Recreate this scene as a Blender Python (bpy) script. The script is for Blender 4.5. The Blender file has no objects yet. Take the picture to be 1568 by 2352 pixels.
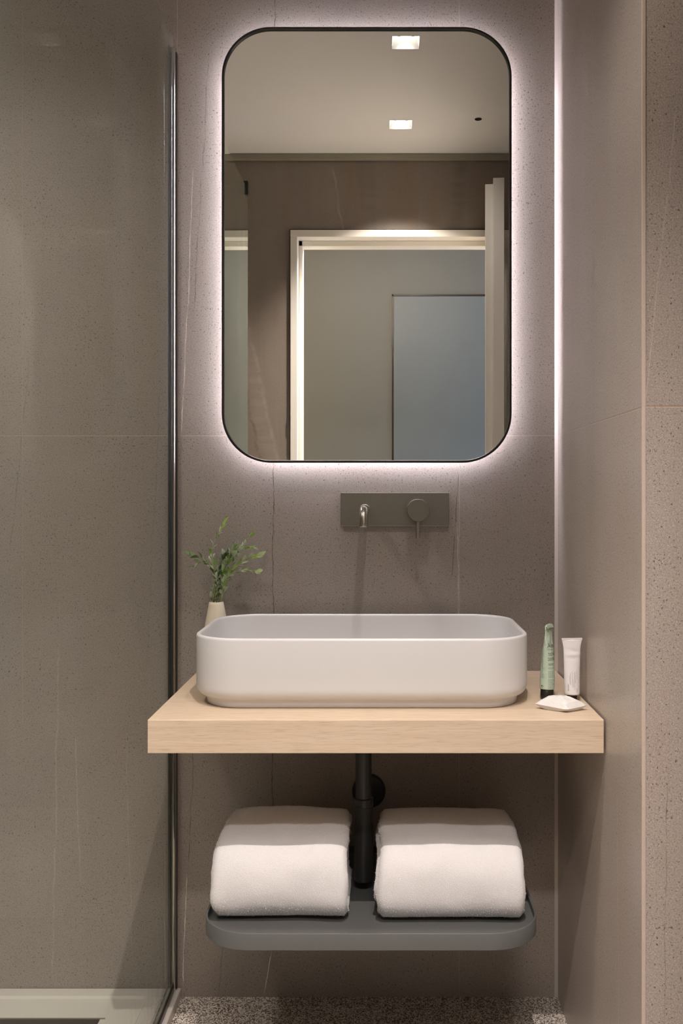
import bpy, bmesh, math, random
from mathutils import Vector, Matrix, noise
random.seed(7)
PI = math.pi
S = bpy.context.scene
C = S.collection

# ------------------------------------------------------------------ camera, world, exposure
EYE = 1.073                     # camera height above the bathroom floor
cam = bpy.data.cameras.new('camera')
cam.sensor_fit = 'VERTICAL'; cam.sensor_height = 36.0
cam.lens = 36.0 * 2160 / 2352
cam.shift_x = -92 / 2352; cam.shift_y = -45 / 2352
cam.clip_start = 0.02
camo = bpy.data.objects.new('camera', cam); C.objects.link(camo)
camo.location = (0, -2.0, EYE); camo.rotation_euler = (PI / 2, 0, 0)
S.camera = camo
S.view_settings.view_transform = 'Standard'; S.view_settings.look = 'None'
S.view_settings.gamma = 1; S.view_settings.use_curve_mapping = False
S.view_settings.exposure = 0.82
w = bpy.data.worlds.new('world'); S.world = w; w.use_nodes = True
w.node_tree.nodes['Background'].inputs[0].default_value = (0.8, 0.85, 1, 1)
w.node_tree.nodes['Background'].inputs[1].default_value = 0.05

def lamp(kind, name, loc, energy, color, rot=(0, 0, 0), **kw):
    d = bpy.data.lights.new(name, kind); d.energy = energy; d.color = color
    for k, v in kw.items(): setattr(d, k, v)
    o = bpy.data.objects.new(name, d); C.objects.link(o); o.location = loc; o.rotation_euler = rot
    return o
WARM = (1.0, 0.895, 0.83)
CEIL = 2.403
DOWN_E = (17, 116, 22)          # beam strength of the three downlights
BEAM = (92, 96, 140)
SOFT = (.020, .010, .10)
# hall lighting outside the doorway: added fill panels, a warm lamp and daylight from the hall's right end
lamp('AREA', 'hall_front_fill', (0.05, -2.03, 2.24), 24, (1.0, 0.93, 0.90), (math.radians(42), 0, 0), shape='RECTANGLE', size=0.6, size_y=0.15)  # added panel, no known rail: brightens basin and towel fronts through the doorway
lamp('AREA', 'hall_top_fill', (0.0, -2.42, 2.385), 1.5, (1.0, 0.90, 0.80), (0, 0, 0), shape='RECTANGLE', size=0.9, size_y=0.25)  # added soft fill overhead in the hall, not a known fitting
lamp('AREA', 'hall_window_light', (1.75, -2.45, 1.3), 14, (0.62, 0.77, 1.0), (0, PI / 2, 0), shape='RECTANGLE', size=1.8, size_y=0.7)
lamp('AREA', 'hall_wall_lamp', (-1.3, -2.45, 1.6), 7, (1.0, 0.72, 0.30), (0, -PI / 2, 0), shape='RECTANGLE', size=0.6, size_y=0.3)

# ------------------------------------------------------------------ material helpers
class NT:
    def __init__(s, name):
        s.m = bpy.data.materials.new(name); s.m.use_nodes = True
        s.t = s.m.node_tree; s.t.nodes.clear()
        s.out = s.n('ShaderNodeOutputMaterial')
    def n(s, typ, **kw):
        nd = s.t.nodes.new(typ)
        for k, v in kw.items(): setattr(nd, k, v)
        return nd
    def l(s, a, b): s.t.links.new(a, b)
    def set(s, inp, v):
        if isinstance(v, bpy.types.NodeSocket): s.l(v, inp)
        elif isinstance(v, (tuple, list)) and len(v) == 3 and inp.type == 'RGBA': inp.default_value = (*v, 1)
        else: inp.default_value = v
    def math(s, op, a, b=0.0, c=0.0, clamp=False):
        nd = s.n('ShaderNodeMath', operation=op, use_clamp=clamp)
        s.set(nd.inputs[0], a); s.set(nd.inputs[1], b); s.set(nd.inputs[2], c)
        return nd.outputs[0]
    def mapr(s, v, a, b, c=0.0, d=1.0, smooth=False):
        nd = s.n('ShaderNodeMapRange', interpolation_type='SMOOTHSTEP' if smooth else 'LINEAR')
        for i, x in enumerate((v, a, b, c, d)): s.set(nd.inputs[i], x)
        return nd.outputs[0]
    def mix(s, f, a, b, mode='MIX'):
        nd = s.n('ShaderNodeMix', data_type='RGBA', blend_type=mode)
        s.set(nd.inputs[0], f); s.set(nd.inputs[6], a); s.set(nd.inputs[7], b)
        return nd.outputs[2]
    def coord(s):
        return s.n('ShaderNodeTexCoord').outputs['Object']
    def mapping(s, v, scale=(1, 1, 1), rot=(0, 0, 0), loc=(0, 0, 0)):
        nd = s.n('ShaderNodeMapping'); s.l(v, nd.inputs[0])
        nd.inputs['Scale'].default_value = scale; nd.inputs['Rotation'].default_value = rot; nd.inputs['Location'].default_value = loc
        return nd.outputs[0]
    def noise(s, v, scale, detail=4, rough=.55, dist=0):
        nd = s.n('ShaderNodeTexNoise'); s.l(v, nd.inputs['Vector'])
        nd.inputs['Scale'].default_value = scale; nd.inputs['Detail'].default_value = detail
        nd.inputs['Roughness'].default_value = rough; nd.inputs['Distortion'].default_value = dist
        return nd.outputs[0]
    def voro(s, v, scale, feature='F1'):
        nd = s.n('ShaderNodeTexVoronoi', feature=feature); s.l(v, nd.inputs['Vector'])
        nd.inputs['Scale'].default_value = scale
        return nd
    def bump(s, h, strength=.3, dist=.002):
        nd = s.n('ShaderNodeBump'); s.l(h, nd.inputs['Height'])
        nd.inputs['Strength'].default_value = strength; nd.inputs['Distance'].default_value = dist
        return nd.outputs[0]
    def bsdf(s, color, rough=.5, metal=0.0, normal=None, **kw):
        b = s.n('ShaderNodeBsdfPrincipled')
        s.set(b.inputs['Base Color'], color); s.set(b.inputs['Roughness'], rough); s.set(b.inputs['Metallic'], metal)
        if normal is not None: s.l(normal, b.inputs['Normal'])
        for k, v in kw.items(): s.set(b.inputs[k.replace('_', ' ')], v)
        s.l(b.outputs[0], s.out.inputs[0])
        return b

def simple(name, color, rough=.5, metal=0.0, ns=60, na=.04, **kw):
    t = NT(name); v = t.coord()
    n = t.noise(v, ns, 3)
    dark = tuple(c * (1 - na) for c in color); lite = tuple(min(1, c * (1 + na)) for c in color)
    t.bsdf(t.mix(n, dark, lite), rough, metal, **kw)
    return t.m

def stone(name, uaxis, base, joints_v=(), joints_h=(), veins=(), streak=0.25, rough=.42, speck=1.0, brown=0.3,
          grout=(.42, .34, .28), seed=0.0, spec=.5, angle=0.06):
    """large format stone-look porcelain tile: mottled, speckled, thin joints, hairline veins"""
    t = NT(name); v = t.coord()
    sep = t.n('ShaderNodeSeparateXYZ'); t.l(v, sep.inputs[0])
    u = sep.outputs['XYZ'.index(uaxis)]; z = sep.outputs[2]
    comb = t.n('ShaderNodeCombineXYZ'); t.l(u, comb.inputs[0]); t.l(z, comb.inputs[1]); comb.inputs[2].default_value = seed
    p = comb.outputs[0]
    big = t.noise(t.mapping(p, (1, .45, 1), (0, 0, angle)), 2.6, 4, .5, .3)
    strk = t.noise(t.mapping(p, (9, .9, 1), (0, 0, angle)), 1.6, 5, .6, .4)
    mid = t.noise(p, 26, 4, .6)
    fine = t.noise(p, 420, 3, .7)
    b0 = tuple(c * .86 for c in base); b1 = tuple(c * 1.13 for c in base)
    col = t.mix(t.mapr(big, .3, .7), b0, b1)
    brn = (base[0] * 1.05, base[1] * .86, base[2] * .70)
    col = t.mix(t.math('MULTIPLY', t.mapr(strk, .48, .72), brown), col, brn)
    gry = tuple(c * 1.16 for c in base)
    col = t.mix(t.math('MULTIPLY', t.mapr(strk, .5, .3), streak), col, gry)
    col = t.mix(t.mapr(mid, .3, .7, .0, .16), col, tuple(c * .75 for c in base))
    # dark pits, pale grains and fine sparkle
    pa = t.mapping(p, (1, .72, 1)); pb = t.mapping(p, (1, .8, 1), (0, 0, .3), (5, 3, 0)); pc = t.mapping(p, (1, 1, 1), (0, 0, .9), (9, 2, 0))
    dens = t.mapr(t.noise(p, 8, 3, .6), .3, .7, -.030, .030)
    d1 = t.mapr(t.math('ADD', t.noise(pa, 290, 2, .55), dens), .375, .305)
    d2 = t.mapr(t.noise(pb, 480, 2, .6), .43, .33)
    l2 = t.mapr(t.noise(pc, 520, 2, .6), .60, .72)
    col = t.mix(t.math('MULTIPLY', t.mapr(fine, .38, .62), .5 * speck), col, tuple(c * .52 for c in base))
    col = t.mix(t.math('MULTIPLY', d2, .55 * speck), col, tuple(c * .42 for c in base))
    col = t.mix(t.math('MULTIPLY', l2, .50 * speck), col, tuple(min(1, c * 2.0) for c in base))
    col = t.mix(t.math('MULTIPLY', d1, min(1, .85 * speck)), col, tuple(c * .25 for c in base))
    # hairline veins  (u0, slope, z0, z1, amplitude, half width, tint, strength)
    for i, (u0, sl, z0, z1, amp, hw, tint, st) in enumerate(veins):
        c2 = t.n('ShaderNodeCombineXYZ'); t.l(z, c2.inputs[0]); c2.inputs[1].default_value = 3.3 * i + seed
        wob = t.math('MULTIPLY', t.math('SUBTRACT', t.noise(c2.outputs[0], 7, 7, .72), .5), amp * 2)
        pos = t.math('ADD', t.math('ADD', t.math('MULTIPLY', t.math('SUBTRACT', z, z0), sl), u0), wob)
        d = t.math('ABSOLUTE', t.math('SUBTRACT', u, pos))
        m = t.mapr(d, hw, hw * .3)
        m = t.math('MULTIPLY', m, t.math('MULTIPLY', t.mapr(z, z0 - .02, z0 + .02), t.mapr(z, z1 + .02, z1 - .02)))
        m = t.math('MULTIPLY', m, t.mapr(t.noise(c2.outputs[0], 34, 3), .35, .6, .15, 1))
        col = t.mix(t.math('MULTIPLY', m, st), col, tuple(c * tint for c in base))
    jm = None
    for (a, z0, z1, hw, st) in joints_v:
        m = t.mapr(t.math('ABSOLUTE', t.math('SUBTRACT', u, a)), hw, hw * .5)
        m = t.math('MULTIPLY', m, t.math('MULTIPLY', t.math('GREATER_THAN', z, z0), t.math('LESS_THAN', z, z1)))
        m = t.math('MULTIPLY', m, st)
        jm = m if jm is None else t.math('MAXIMUM', jm, m)
    for (a, u0, u1, hw, st) in joints_h:
        m = t.mapr(t.math('ABSOLUTE', t.math('SUBTRACT', z, a)), hw, hw * .5)
        m = t.math('MULTIPLY', m, t.math('MULTIPLY', t.math('GREATER_THAN', u, u0), t.math('LESS_THAN', u, u1)))
        m = t.math('MULTIPLY', m, st)
        jm = m if jm is None else t.math('MAXIMUM', jm, m)
    h = t.math('ADD', t.math('MULTIPLY', fine, .5), t.math('MULTIPLY', d1, -.6))
    if jm is not None:
        col = t.mix(jm, col, grout)
        h = t.math('SUBTRACT', h, jm)
    nb = t.bump(h, .35, .0012)
    t.bsdf(col, t.mapr(fine, .3, .7, rough - .05, rough + .1), 0, nb, Specular_IOR_Level=spec)
    return t.m

STONE = (.335, .292, .26)
ALL = (-9, 9)
m_stone_back = stone('stone_tile_back', 'X', STONE,
    joints_v=((.165, -1, 9, .0011, .75), (-.4335, -1, 9, .0011, .6), (-.763, .58, 9, .0011, .4)),
    joints_h=((1.194, -9, 9, .0011, .85),),
    veins=((-.2330, .003, .10, 2.4, .010, .0015, .22, 1.0), (-.2500, .17, .0, .11, .004, .0012, 2.6, .9),
           (-.4250, .045, 1.2, 1.75, .006, .0013, 2.2, .8), (-.4000, .06, 1.45, 2.0, .010, .0013, .30, .8),
           (-.4240, .050, .02, .26, .007, .0011, 2.5, .9), (-.4110, .035, .26, .60, .010, .0012, .28, .9), (-.3480, .10, .0, .30, .005, .0012, .30, .9),
           (.150, .07, .9, 1.15, .006, .0013, .30, .9), (.162, .0, .62, 1.0, .008, .0011, 1.9, .7),
           (-.700, .02, .05, .75, .012, .0025, 1.5, .35), (-.640, -.04, .25, .55, .006, .0014, 1.6, .5), (-.53, -.03, .1, .55, .01, .0012, 1.6, .3),
           (-.79, .10, .95, 1.35, .01, .0018, .5, .5), (-.50, .05, .7, 1.3, .012, .0012, .5, .5)), seed=1.0)
m_stone_side = stone('stone_tile_side', 'Y', (.51, .45, .40),
    joints_v=((-.341, -1, 9, .0011, .7),), joints_h=((1.195, -9, 9, .0013, .7),),
    veins=((-.34, .03, 1.7, 2.3, .01, .0014, 1.7, .4), (-.52, .03, .1, .6, .01, .0016, 1.6, .4), (-.6, -.01, .75, 1.2, .012, .0012, .5, .5)),
    speck=.95, rough=.34, seed=4.0, spec=.6)
m_stone_return = stone('stone_tile_return', 'X', (.50, .43, .38),
    joints_h=((1.196, -9, 9, .0013, .9),),
    veins=((.378, .105, 1.2, 1.62, .004, .0013, 1.5, .40), (.405, .012, .3, .65, .006, .0010, .4, .8), (.403, -.02, .05, .3, .006, .0009, 1.9, .5)),
    grout=(.5, .34, .27), speck=1.15, seed=7.0, brown=.5)
m_stone_rear = stone('stone_tile_rear', 'X', (.225, .186, .150), joints_h=(),
    veins=((-.34, -.20, .7, 2.35, .05, .045, 1.35, .5), (-.47, -.12, .6, 2.4, .06, .030, .62, .6), (-.30, -.22, .7, 2.0, .03, .010, 1.5, .5), (-.36, -.20, .6, 1.9, .05, .008, .55, .7),
           (-.12, -.16, 1.9, 2.35, .02, .006, 1.7, .5), (.02, -.18, 1.9, 2.40, .05, .050, .70, .5), (.28, .05, 1.9, 2.4, .06, .040, .65, .6), (-.55, -.1, .5, 2.4, .05, .02, 1.3, .5)),
    streak=.8, brown=.7, speck=.5, seed=11.0, rough=.5, angle=.2)
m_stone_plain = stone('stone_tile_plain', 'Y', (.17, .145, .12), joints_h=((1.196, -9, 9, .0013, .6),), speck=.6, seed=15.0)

def m_granite():
    t = NT('granite_floor'); v = t.coord()
    a = t.voro(v, 520); ra = t.n('ShaderNodeSeparateColor'); t.l(a.outputs['Color'], ra.inputs[0])
    b = t.voro(t.mapping(v, loc=(4, 2, 1)), 300); rb = t.n('ShaderNodeSeparateColor'); t.l(b.outputs['Color'], rb.inputs[0])
    base = t.mix(t.noise(v, 60, 4), (.66, .58, .50), (.84, .76, .68))
    col = t.mix(t.math('MULTIPLY', t.math('GREATER_THAN', ra.outputs[0], .58), .9), base, (.055, .038, .028))
    col = t.mix(t.math('MULTIPLY', t.math('GREATER_THAN', rb.outputs[1], .80), .8), col, (.09, .06, .045))
    col = t.mix(t.math('MULTIPLY', t.math('GREATER_THAN', ra.outputs[2], .88), .8), col, (.60, .55, .49))
    t.bsdf(col, .3)
    return t.m
m_floor = m_granite()

def m_wood(name, c0, c1, c2):
    t = NT(name); v = t.coord()
    a = t.noise(t.mapping(v, (1.6, 60, 60)), 3.0, 6, .62, .2)
    g = t.noise(t.mapping(v, (26, 640, 640)), 1.0, 3, .6, .2)
    col = t.mix(t.mapr(a, .3, .7), c0, c1)
    col = t.mix(t.mapr(g, .52, .70, 0, .52), col, c2)
    t.bsdf(col, .45, 0, t.bump(g, .12, .0006))
    return t.m
m_oak = m_wood('light_oak', (.58, .45, .32), (.66, .535, .41), (.36, .25, .16))
m_hallfloor = m_wood('hall_floor_oak', (.40, .28, .18), (.48, .34, .22), (.25, .16, .1))
m_white = simple('white_ceramic', (.66, .655, .66), .30, ns=8, na=.01, Specular_IOR_Level=.4)
m_vase = simple('cream_ceramic', (.74, .67, .53), .5, ns=30, na=.03)
m_black = simple('black_metal', (.012, .011, .010), .38, ns=80, na=.1)
m_blacktray = simple('black_powder_coat', (.105, .106, .103), .42, ns=500, na=.15)
m_trap = simple('black_satin_metal', (.022, .021, .019), .33, ns=200, na=.1)
m_tap = simple('brushed_nickel_dark', (.29, .27, .235), .36, 1.0, ns=300, na=.08)
m_tap2 = simple('brushed_nickel', (.42, .39, .34), .28, 1.0, ns=300, na=.05)
m_chrome = simple('polished_metal', (.72, .68, .64), .16, 1.0, ns=100, na=.03)
m_seal = simple('black_seal', (.018, .014, .010), .3, ns=100, na=.1)
m_trim = simple('pale_corner_trim', (.60, .53, .48), .55, .2, ns=200, na=.05)
m_trim2 = simple('pale_edge_trim', (.66, .55, .47), .45, .2, ns=200, na=.05)
m_paint = simple('ceiling_paint', (.86, .845, .825), .8, ns=5, na=.02)
m_frame = simple('white_door_paint', (.74, .70, .63), .35, ns=6, na=.015)
m_hall = simple('grey_hall_paint', (.15, .158, .152), .6, ns=3, na=.03)
m_halldoor = simple('blue_grey_door_paint', (.14, .168, .188), .45, ns=3, na=.03)
m_shtray = simple('white_shower_tray', (.60, .57, .52), .4, ns=20, na=.03)
m_kerb = simple('grey_kerb', (.52, .47, .42), .35, ns=200, na=.1)
m_reflector = simple('white_reflector', (.85, .84, .82), .35, ns=20, na=.02)
m_tube_w = simple('white_tube_plastic', (.78, .76, .77), .32, ns=60, na=.02)
m_ink = simple('black_print', (.02, .03, .025), .4)
m_ink2 = simple('grey_print', (.22, .22, .22), .5)
m_cap = simple('black_cap_plastic', (.014, .010, .008), .35)

def m_foil():
    t = NT('mint_green_tube'); v = t.coord()
    n = t.noise(v, 70, 4, .6)
    t.bsdf(t.mix(n, (.50, .64, .50), (.60, .72, .59)), .32, .15, t.bump(n, .5, .004))
    return t.m
m_mint = m_foil()
def m_paper():
    t = NT('white_wrapper_paper'); v = t.coord()
    n = t.noise(v, 45, 5, .6, .8)
    t.bsdf(t.mix(n, (.62, .605, .59), (.72, .705, .695)), .55, 0, t.bump(n, .5, .004))
    return t.m
m_wrap = m_paper()
def m_mirror():
    t = NT('mirror_silver'); v = t.coord()
    n = t.noise(v, 3, 1)
    t.bsdf(t.mix(n, (.86, .875, .86), (.87, .88, .865)), 0.0, 1.0)
    return t.m
m_mirr = m_mirror()
def m_glass():
    t = NT('shower_glass')
    # pale green clear glass; reflection climbs steeply at grazing view, faint when seen more squarely
    g = t.n('ShaderNodeNewGeometry')
    dp = t.n('ShaderNodeVectorMath', operation='DOT_PRODUCT'); t.l(g.outputs['Normal'], dp.inputs[0]); t.l(g.outputs['Incoming'], dp.inputs[1])
    c = t.math('ABSOLUTE', dp.outputs['Value'])
    f = t.math('ADD', t.mapr(c, .205, .155, 0.0, .85, True), t.mapr(c, .6, .2, .004, .010))
    tr = t.n('ShaderNodeBsdfTransparent'); tr.inputs[0].default_value = (.955, .968, .95, 1)
    gl = t.n('ShaderNodeBsdfGlossy'); gl.inputs['Roughness'].default_value = 0.0; gl.inputs[0].default_value = (.95, 1, .96, 1)
    # limescale haze towards the foot of the pane
    v = t.coord(); sep = t.n('ShaderNodeSeparateXYZ'); t.l(v, sep.inputs[0])
    df = t.n('ShaderNodeBsdfDiffuse'); df.inputs[0].default_value = (.75, .78, .74, 1)
    dust = t.math('MULTIPLY', t.mapr(t.noise(t.mapping(v, (1, 1, .35)), 55, 5, .7), .45, .75), t.mapr(sep.outputs[2], .22, .03))
    m1 = t.n('ShaderNodeMixShader'); t.l(f, m1.inputs[0]); t.l(tr.outputs[0], m1.inputs[1]); t.l(gl.outputs[0], m1.inputs[2])
    m2 = t.n('ShaderNodeMixShader'); t.l(t.math('ADD', t.math('MULTIPLY', dust, .16), .030), m2.inputs[0]); t.l(m1.outputs[0], m2.inputs[1]); t.l(df.outputs[0], m2.inputs[2])
    t.l(m2.outputs[0], t.out.inputs[0])
    return t.m
m_gls = m_glass()
def m_emit(name, col, st):
    t = NT(name); e = t.n('ShaderNodeEmission'); e.inputs[0].default_value = (*col, 1); e.inputs[1].default_value = st
    t.l(e.outputs[0], t.out.inputs[0]); return t.m
m_led = m_emit('led_light', (.93, .88, 1.0), 29)
m_bulb = m_emit('lamp_bulb', (1.0, .94, .86), 9)
def m_terry():
    t = NT('white_terry_cloth'); v = t.coord()
    n = t.noise(v, 28, 5, .6); f = t.noise(v, 750, 2, .6)
    col = t.mix(n, (.84, .82, .825), (.90, .885, .89))
    t.bsdf(col, .95, 0, t.bump(t.math('ADD', n, t.math('MULTIPLY', f, .8)), .5, .004), Sheen_Weight=.2, Sheen_Roughness=.5)
    return t.m
m_towel = m_terry()
def m_leafm(name, a, b):
    t = NT(name); v = t.coord()
    bs = t.n('ShaderNodeBsdfPrincipled'); g = t.n('ShaderNodeNewGeometry')
    col = t.mix(t.noise(v, 60, 3), a, b)
    # the underside of a leaf is paler
    col = t.mix(t.math('MULTIPLY', g.outputs['Backfacing'], .55), col, (.62, .66, .52))
    t.l(col, bs.inputs['Base Color']); bs.inputs['Roughness'].default_value = .4
    tl = t.n('ShaderNodeBsdfTranslucent'); t.l(col, tl.inputs[0])
    mx = t.n('ShaderNodeMixShader'); mx.inputs[0].default_value = .25
    t.l(bs.outputs[0], mx.inputs[1]); t.l(tl.outputs[0], mx.inputs[2]); t.l(mx.outputs[0], t.out.inputs[0])
    return t.m
m_leaf_bright = m_leafm('leaf_yellow_green', (.32, .58, .03), (.48, .70, .08))
m_leaf_mid = m_leafm('leaf_mid_green', (.17, .31, .06), (.28, .43, .10))
m_leaf_dark = m_leafm('leaf_dark_green', (.10, .18, .055), (.17, .26, .10))
m_leaf_pale = m_leafm('leaf_pale_green', (.32, .37, .25), (.50, .54, .42))
m_stem = simple('stem_green', (.36, .38, .17), .5, ns=100, na=.2)

# ------------------------------------------------------------------ mesh helpers
def obj(name, bm, mat, parent=None, smooth=False, mats=None):
    me = bpy.data.meshes.new(name)
    bmesh.ops.recalc_face_normals(bm, faces=bm.faces) if name != "foliage" else None
    bm.to_mesh(me); bm.free()
    for mm in (mats or [mat]): me.materials.append(mm)
    if smooth:
        for p in me.polygons: p.use_smooth = True
        if smooth is not True: me.set_sharp_from_angle(angle=math.radians(smooth))
    o = bpy.data.objects.new(name, me); C.objects.link(o)
    if parent is not None: o.parent = parent
    return o
def tag(o, label, cat, group=None, kind=None):
    o['label'] = label; o['category'] = cat
    if group: o['group'] = group
    if kind: o['kind'] = kind
    return o
def thing(name, label, cat, group=None, loc=(0, 0, 0), kind=None):
    o = bpy.data.objects.new(name, None); C.objects.link(o); o.location = loc; o.empty_display_size = .05
    return tag(o, label, cat, group, kind)
def box(bm, x0, x1, y0, y1, z0, z1, mi=0, bev=0):
    r = bmesh.ops.create_cube(bm, size=1)
    for v in r['verts']:
        v.co = Vector(((x0 + x1) / 2 + v.co.x * (x1 - x0), (y0 + y1) / 2 + v.co.y * (y1 - y0), (z0 + z1) / 2 + v.co.z * (z1 - z0)))
    fs = set(f for v in r['verts'] for f in v.link_faces)
    for f in fs: f.material_index = mi
    if bev:
        es = set(e for v in r['verts'] for e in v.link_edges)
        bmesh.ops.bevel(bm, geom=list(es), offset=bev, segments=2, profile=.5, affect='EDGES')
def B(*a, **k):
    bm = bmesh.new(); box(bm, *a, **k); return bm
def rr(w, d, r, n=12, cx=0, cy=0):
    """closed rounded rectangle, counter-clockwise"""
    pts = []
    for (sx, sy, a0) in ((1, 1, 0), (-1, 1, 90), (-1, -1, 180), (1, -1, 270)):
        for i in range(n + 1):
            a = math.radians(a0 + 90 * i / n)
            pts.append((cx + sx * (w / 2 - r) + r * math.cos(a), cy + sy * (d / 2 - r) + r * math.sin(a)))
    return pts
def loft(bm, rings, cap0=True, cap1=True, closed=True, mi=0):
    vs = [[bm.verts.new(p) for p in r] for r in rings]
    n = len(vs[0])
    for a, b in zip(vs, vs[1:]):
        for i in range(n if closed else n - 1):
            j = (i + 1) % n
            f = bm.faces.new((a[i], a[j], b[j], b[i])); f.material_index = mi
    if cap0: bm.faces.new(list(reversed(vs[0]))).material_index = mi
    if cap1: bm.faces.new(vs[-1]).material_index = mi
    return vs
def circ(c, r, axis='Z', n=32, ry=None):
    ry = ry or r; out = []
    for i in range(n):
        a = 2 * PI * i / n; u, v = r * math.cos(a), ry * math.sin(a)
        out.append(Vector(c) + (Vector((u, v, 0)) if axis == 'Z' else Vector((u, 0, v)) if axis == 'Y' else Vector((0, u, v))))
    return out
def lathe(prof, axis='Z', c=(0, 0, 0), n=40, cap0=True, cap1=True):
    """prof: list of (radius, distance along axis)"""
    bm = bmesh.new(); rings = []
    for r, h in prof:
        off = Vector((0, 0, h)) if axis == 'Z' else Vector((0, h, 0)) if axis == 'Y' else Vector((h, 0, 0))
        rings.append(circ(Vector(c) + off, max(r, 1e-5), axis, n))
    loft(bm, rings, cap0, cap1); return bm
def tube(bm, pts, rad, n=12, mi=0):
    pts = [Vector(p) for p in pts]; rings = []
    up = Vector((0.31, .2, .93)).normalized(); prev = None
    for i, p in enumerate(pts):
        t = (pts[min(i + 1, len(pts) - 1)] - pts[max(i - 1, 0)]).normalized()
        if prev is None:
            a = t.cross(up); a = a if a.length > .05 else t.cross(Vector((1, 0, 0)))
        else: a = prev - t * prev.dot(t)
        a.normalize(); prev = a; b = t.cross(a)
        r = rad[i] if isinstance(rad, (list, tuple)) else rad
        rings.append([p + a * r * math.cos(2 * PI * k / n) + b * r * math.sin(2 * PI * k / n) for k in range(n)])
    loft(bm, rings, mi=mi)

# ------------------------------------------------------------------ room shell
WX = .374; RY = -.651; REAR = -1.77; LX = -1.35; RX = .80
ST = dict(kind='structure')
tag(obj('wall_back', B(LX - .1, RX + .1, 0, .12, -.05, 2.5), m_stone_back), 'speckled taupe stone tiled wall behind the mirror and basin', 'wall', **ST)
bm = bmesh.new(); box(bm, WX, RX + .1, RY, 0, -.05, CEIL + .02)
bm.faces.ensure_lookup_table()
for f in bm.faces: f.material_index = 0 if abs(f.normal.x) > .5 else 1
tag(obj('wall_right', bm, None, mats=[m_stone_side, m_stone_return]), 'stone tiled wall block at the right end of the wooden countertop', 'wall', **ST)
tag(obj('wall_left', B(LX - .1, LX, REAR, 0, -.05, 2.5), m_stone_plain), 'stone tiled wall at the far left of the shower', 'wall', **ST)
tag(obj('wall_side', B(RX, RX + .1, REAR, RY, -.05, 2.5), m_stone_plain), 'stone tiled wall hidden behind the open white door', 'wall', **ST)
# rear wall with the door opening
DX0, DX1, DTOP = -.338, .480, 2.083
bm = bmesh.new()
box(bm, LX - .1, DX0, REAR - .10, REAR, -.05, 2.5); box(bm, DX1, RX + .1, REAR - .10, REAR, -.05, 2.5); box(bm, DX0, DX1, REAR - .10, REAR, DTOP, 2.5)
tag(obj('wall_rear', bm, m_stone_rear), 'dark brown streaked stone wall around the doorway, seen in the mirror', 'wall', **ST)
tag(obj('floor', B(-.425, RX + .1, REAR - .1, .0, -.05, 0), m_floor), 'dark speckled granite floor under the vanity', 'floor', **ST)
tag(obj('floor_hall', B(-2.1, 2.1, -3.1, REAR - .1, -.05, 0), m_hallfloor), 'wooden hall floor outside the doorway', 'floor', **ST)
# ceiling with square cut-outs
DL = [(.071, -.85), (.069, -1.47), (-.95, -.75)]; HS = .041
xs = sorted({LX - .1, RX + .1} | {x + s * HS for x, y in DL for s in (-1, 1)})
ys = sorted({-3.1, .1} | {y + s * HS for x, y in DL for s in (-1, 1)})
bm = bmesh.new()
for a, b in zip(xs, xs[1:]):
    for c, d in zip(ys, ys[1:]):
        mx, my = (a + b) / 2, (c + d) / 2
        if any(abs(mx - x) < HS and abs(my - y) < HS for x, y in DL): continue
        vs = [bm.verts.new((p[0], p[1], CEIL)) for p in ((a, c), (b, c), (b, d), (a, d))]
        bm.faces.new(vs)
bmesh.ops.remove_doubles(bm, verts=bm.verts, dist=1e-5)
bmesh.ops.recalc_face_normals(bm, faces=bm.faces)
r = bmesh.ops.extrude_face_region(bm, geom=bm.faces[:])
for v in [g for g in r['geom'] if isinstance(g, bmesh.types.BMVert)]: v.co.z += .015
tag(obj('ceiling', bm, m_paint), 'smooth off-white ceiling with square downlight cut-outs, seen in the mirror', 'ceiling', **ST)
tag(obj('trim_1', B(LX, RX, REAR, REAR + .012, CEIL - .026, CEIL - .001, bev=.002), simple('shadow_line_trim', (.30, .275, .21), .5)), 'thin trim where rear wall meets ceiling, coloured as its shadow line', 'trim', **ST)  # olive-grey colour stands in for the shadow gap under the ceiling
# hall
tag(obj('wall_hall', B(-2.1, 2.1, -3.05, -2.93, -.05, 2.5), m_hall), 'plain grey hall wall beyond the doorway, seen in the mirror', 'wall', **ST)
bm = bmesh.new(); box(bm, -2.1, -2.0, -2.93, REAR - .1, -.05, 2.5)
tag(obj('wall_hall_left', bm, m_hall), 'grey wall at the left end of the hall', 'wall', **ST)
tag(obj('wall_hall_right', B(2.0, 2.1, -2.93, REAR - .1, -.05, 2.5), m_hall), 'grey wall at the right end of the hall', 'wall', **ST)
bm = bmesh.new(); box(bm, -2.1, LX - .1, REAR - .1, REAR, -.05, 2.5); box(bm, RX + .1, 2.1, REAR - .1, REAR, -.05, 2.5)
tag(obj('wall_hall_near', bm, m_hall), 'grey hall side of the bathroom wall', 'wall', **ST)
bm = bmesh.new(); box(bm, -2.1, LX - .1, -3.1, REAR, CEIL, CEIL + .05); box(bm, RX + .1, 2.1, -3.1, REAR, CEIL, CEIL + .05)
tag(obj('ceiling_hall', bm, m_paint), 'hall ceiling outside the doorway', 'ceiling', **ST)
# door in the hall wall
hd = thing('door_2', 'blue-grey flush door in the hall wall, seen in the mirror', 'door', kind='structure')
obj('door_leaf', B(.062, .90, -2.93, -2.918, .005, 2.085, bev=.003), m_halldoor, hd)
obj('door_jamb', B(.054, .062, -2.93, -2.922, .005, 2.095), m_seal, hd)
obj('door_jamb', B(.054, .90, -2.93, -2.922, 2.087, 2.095), m_seal, hd)

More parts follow.
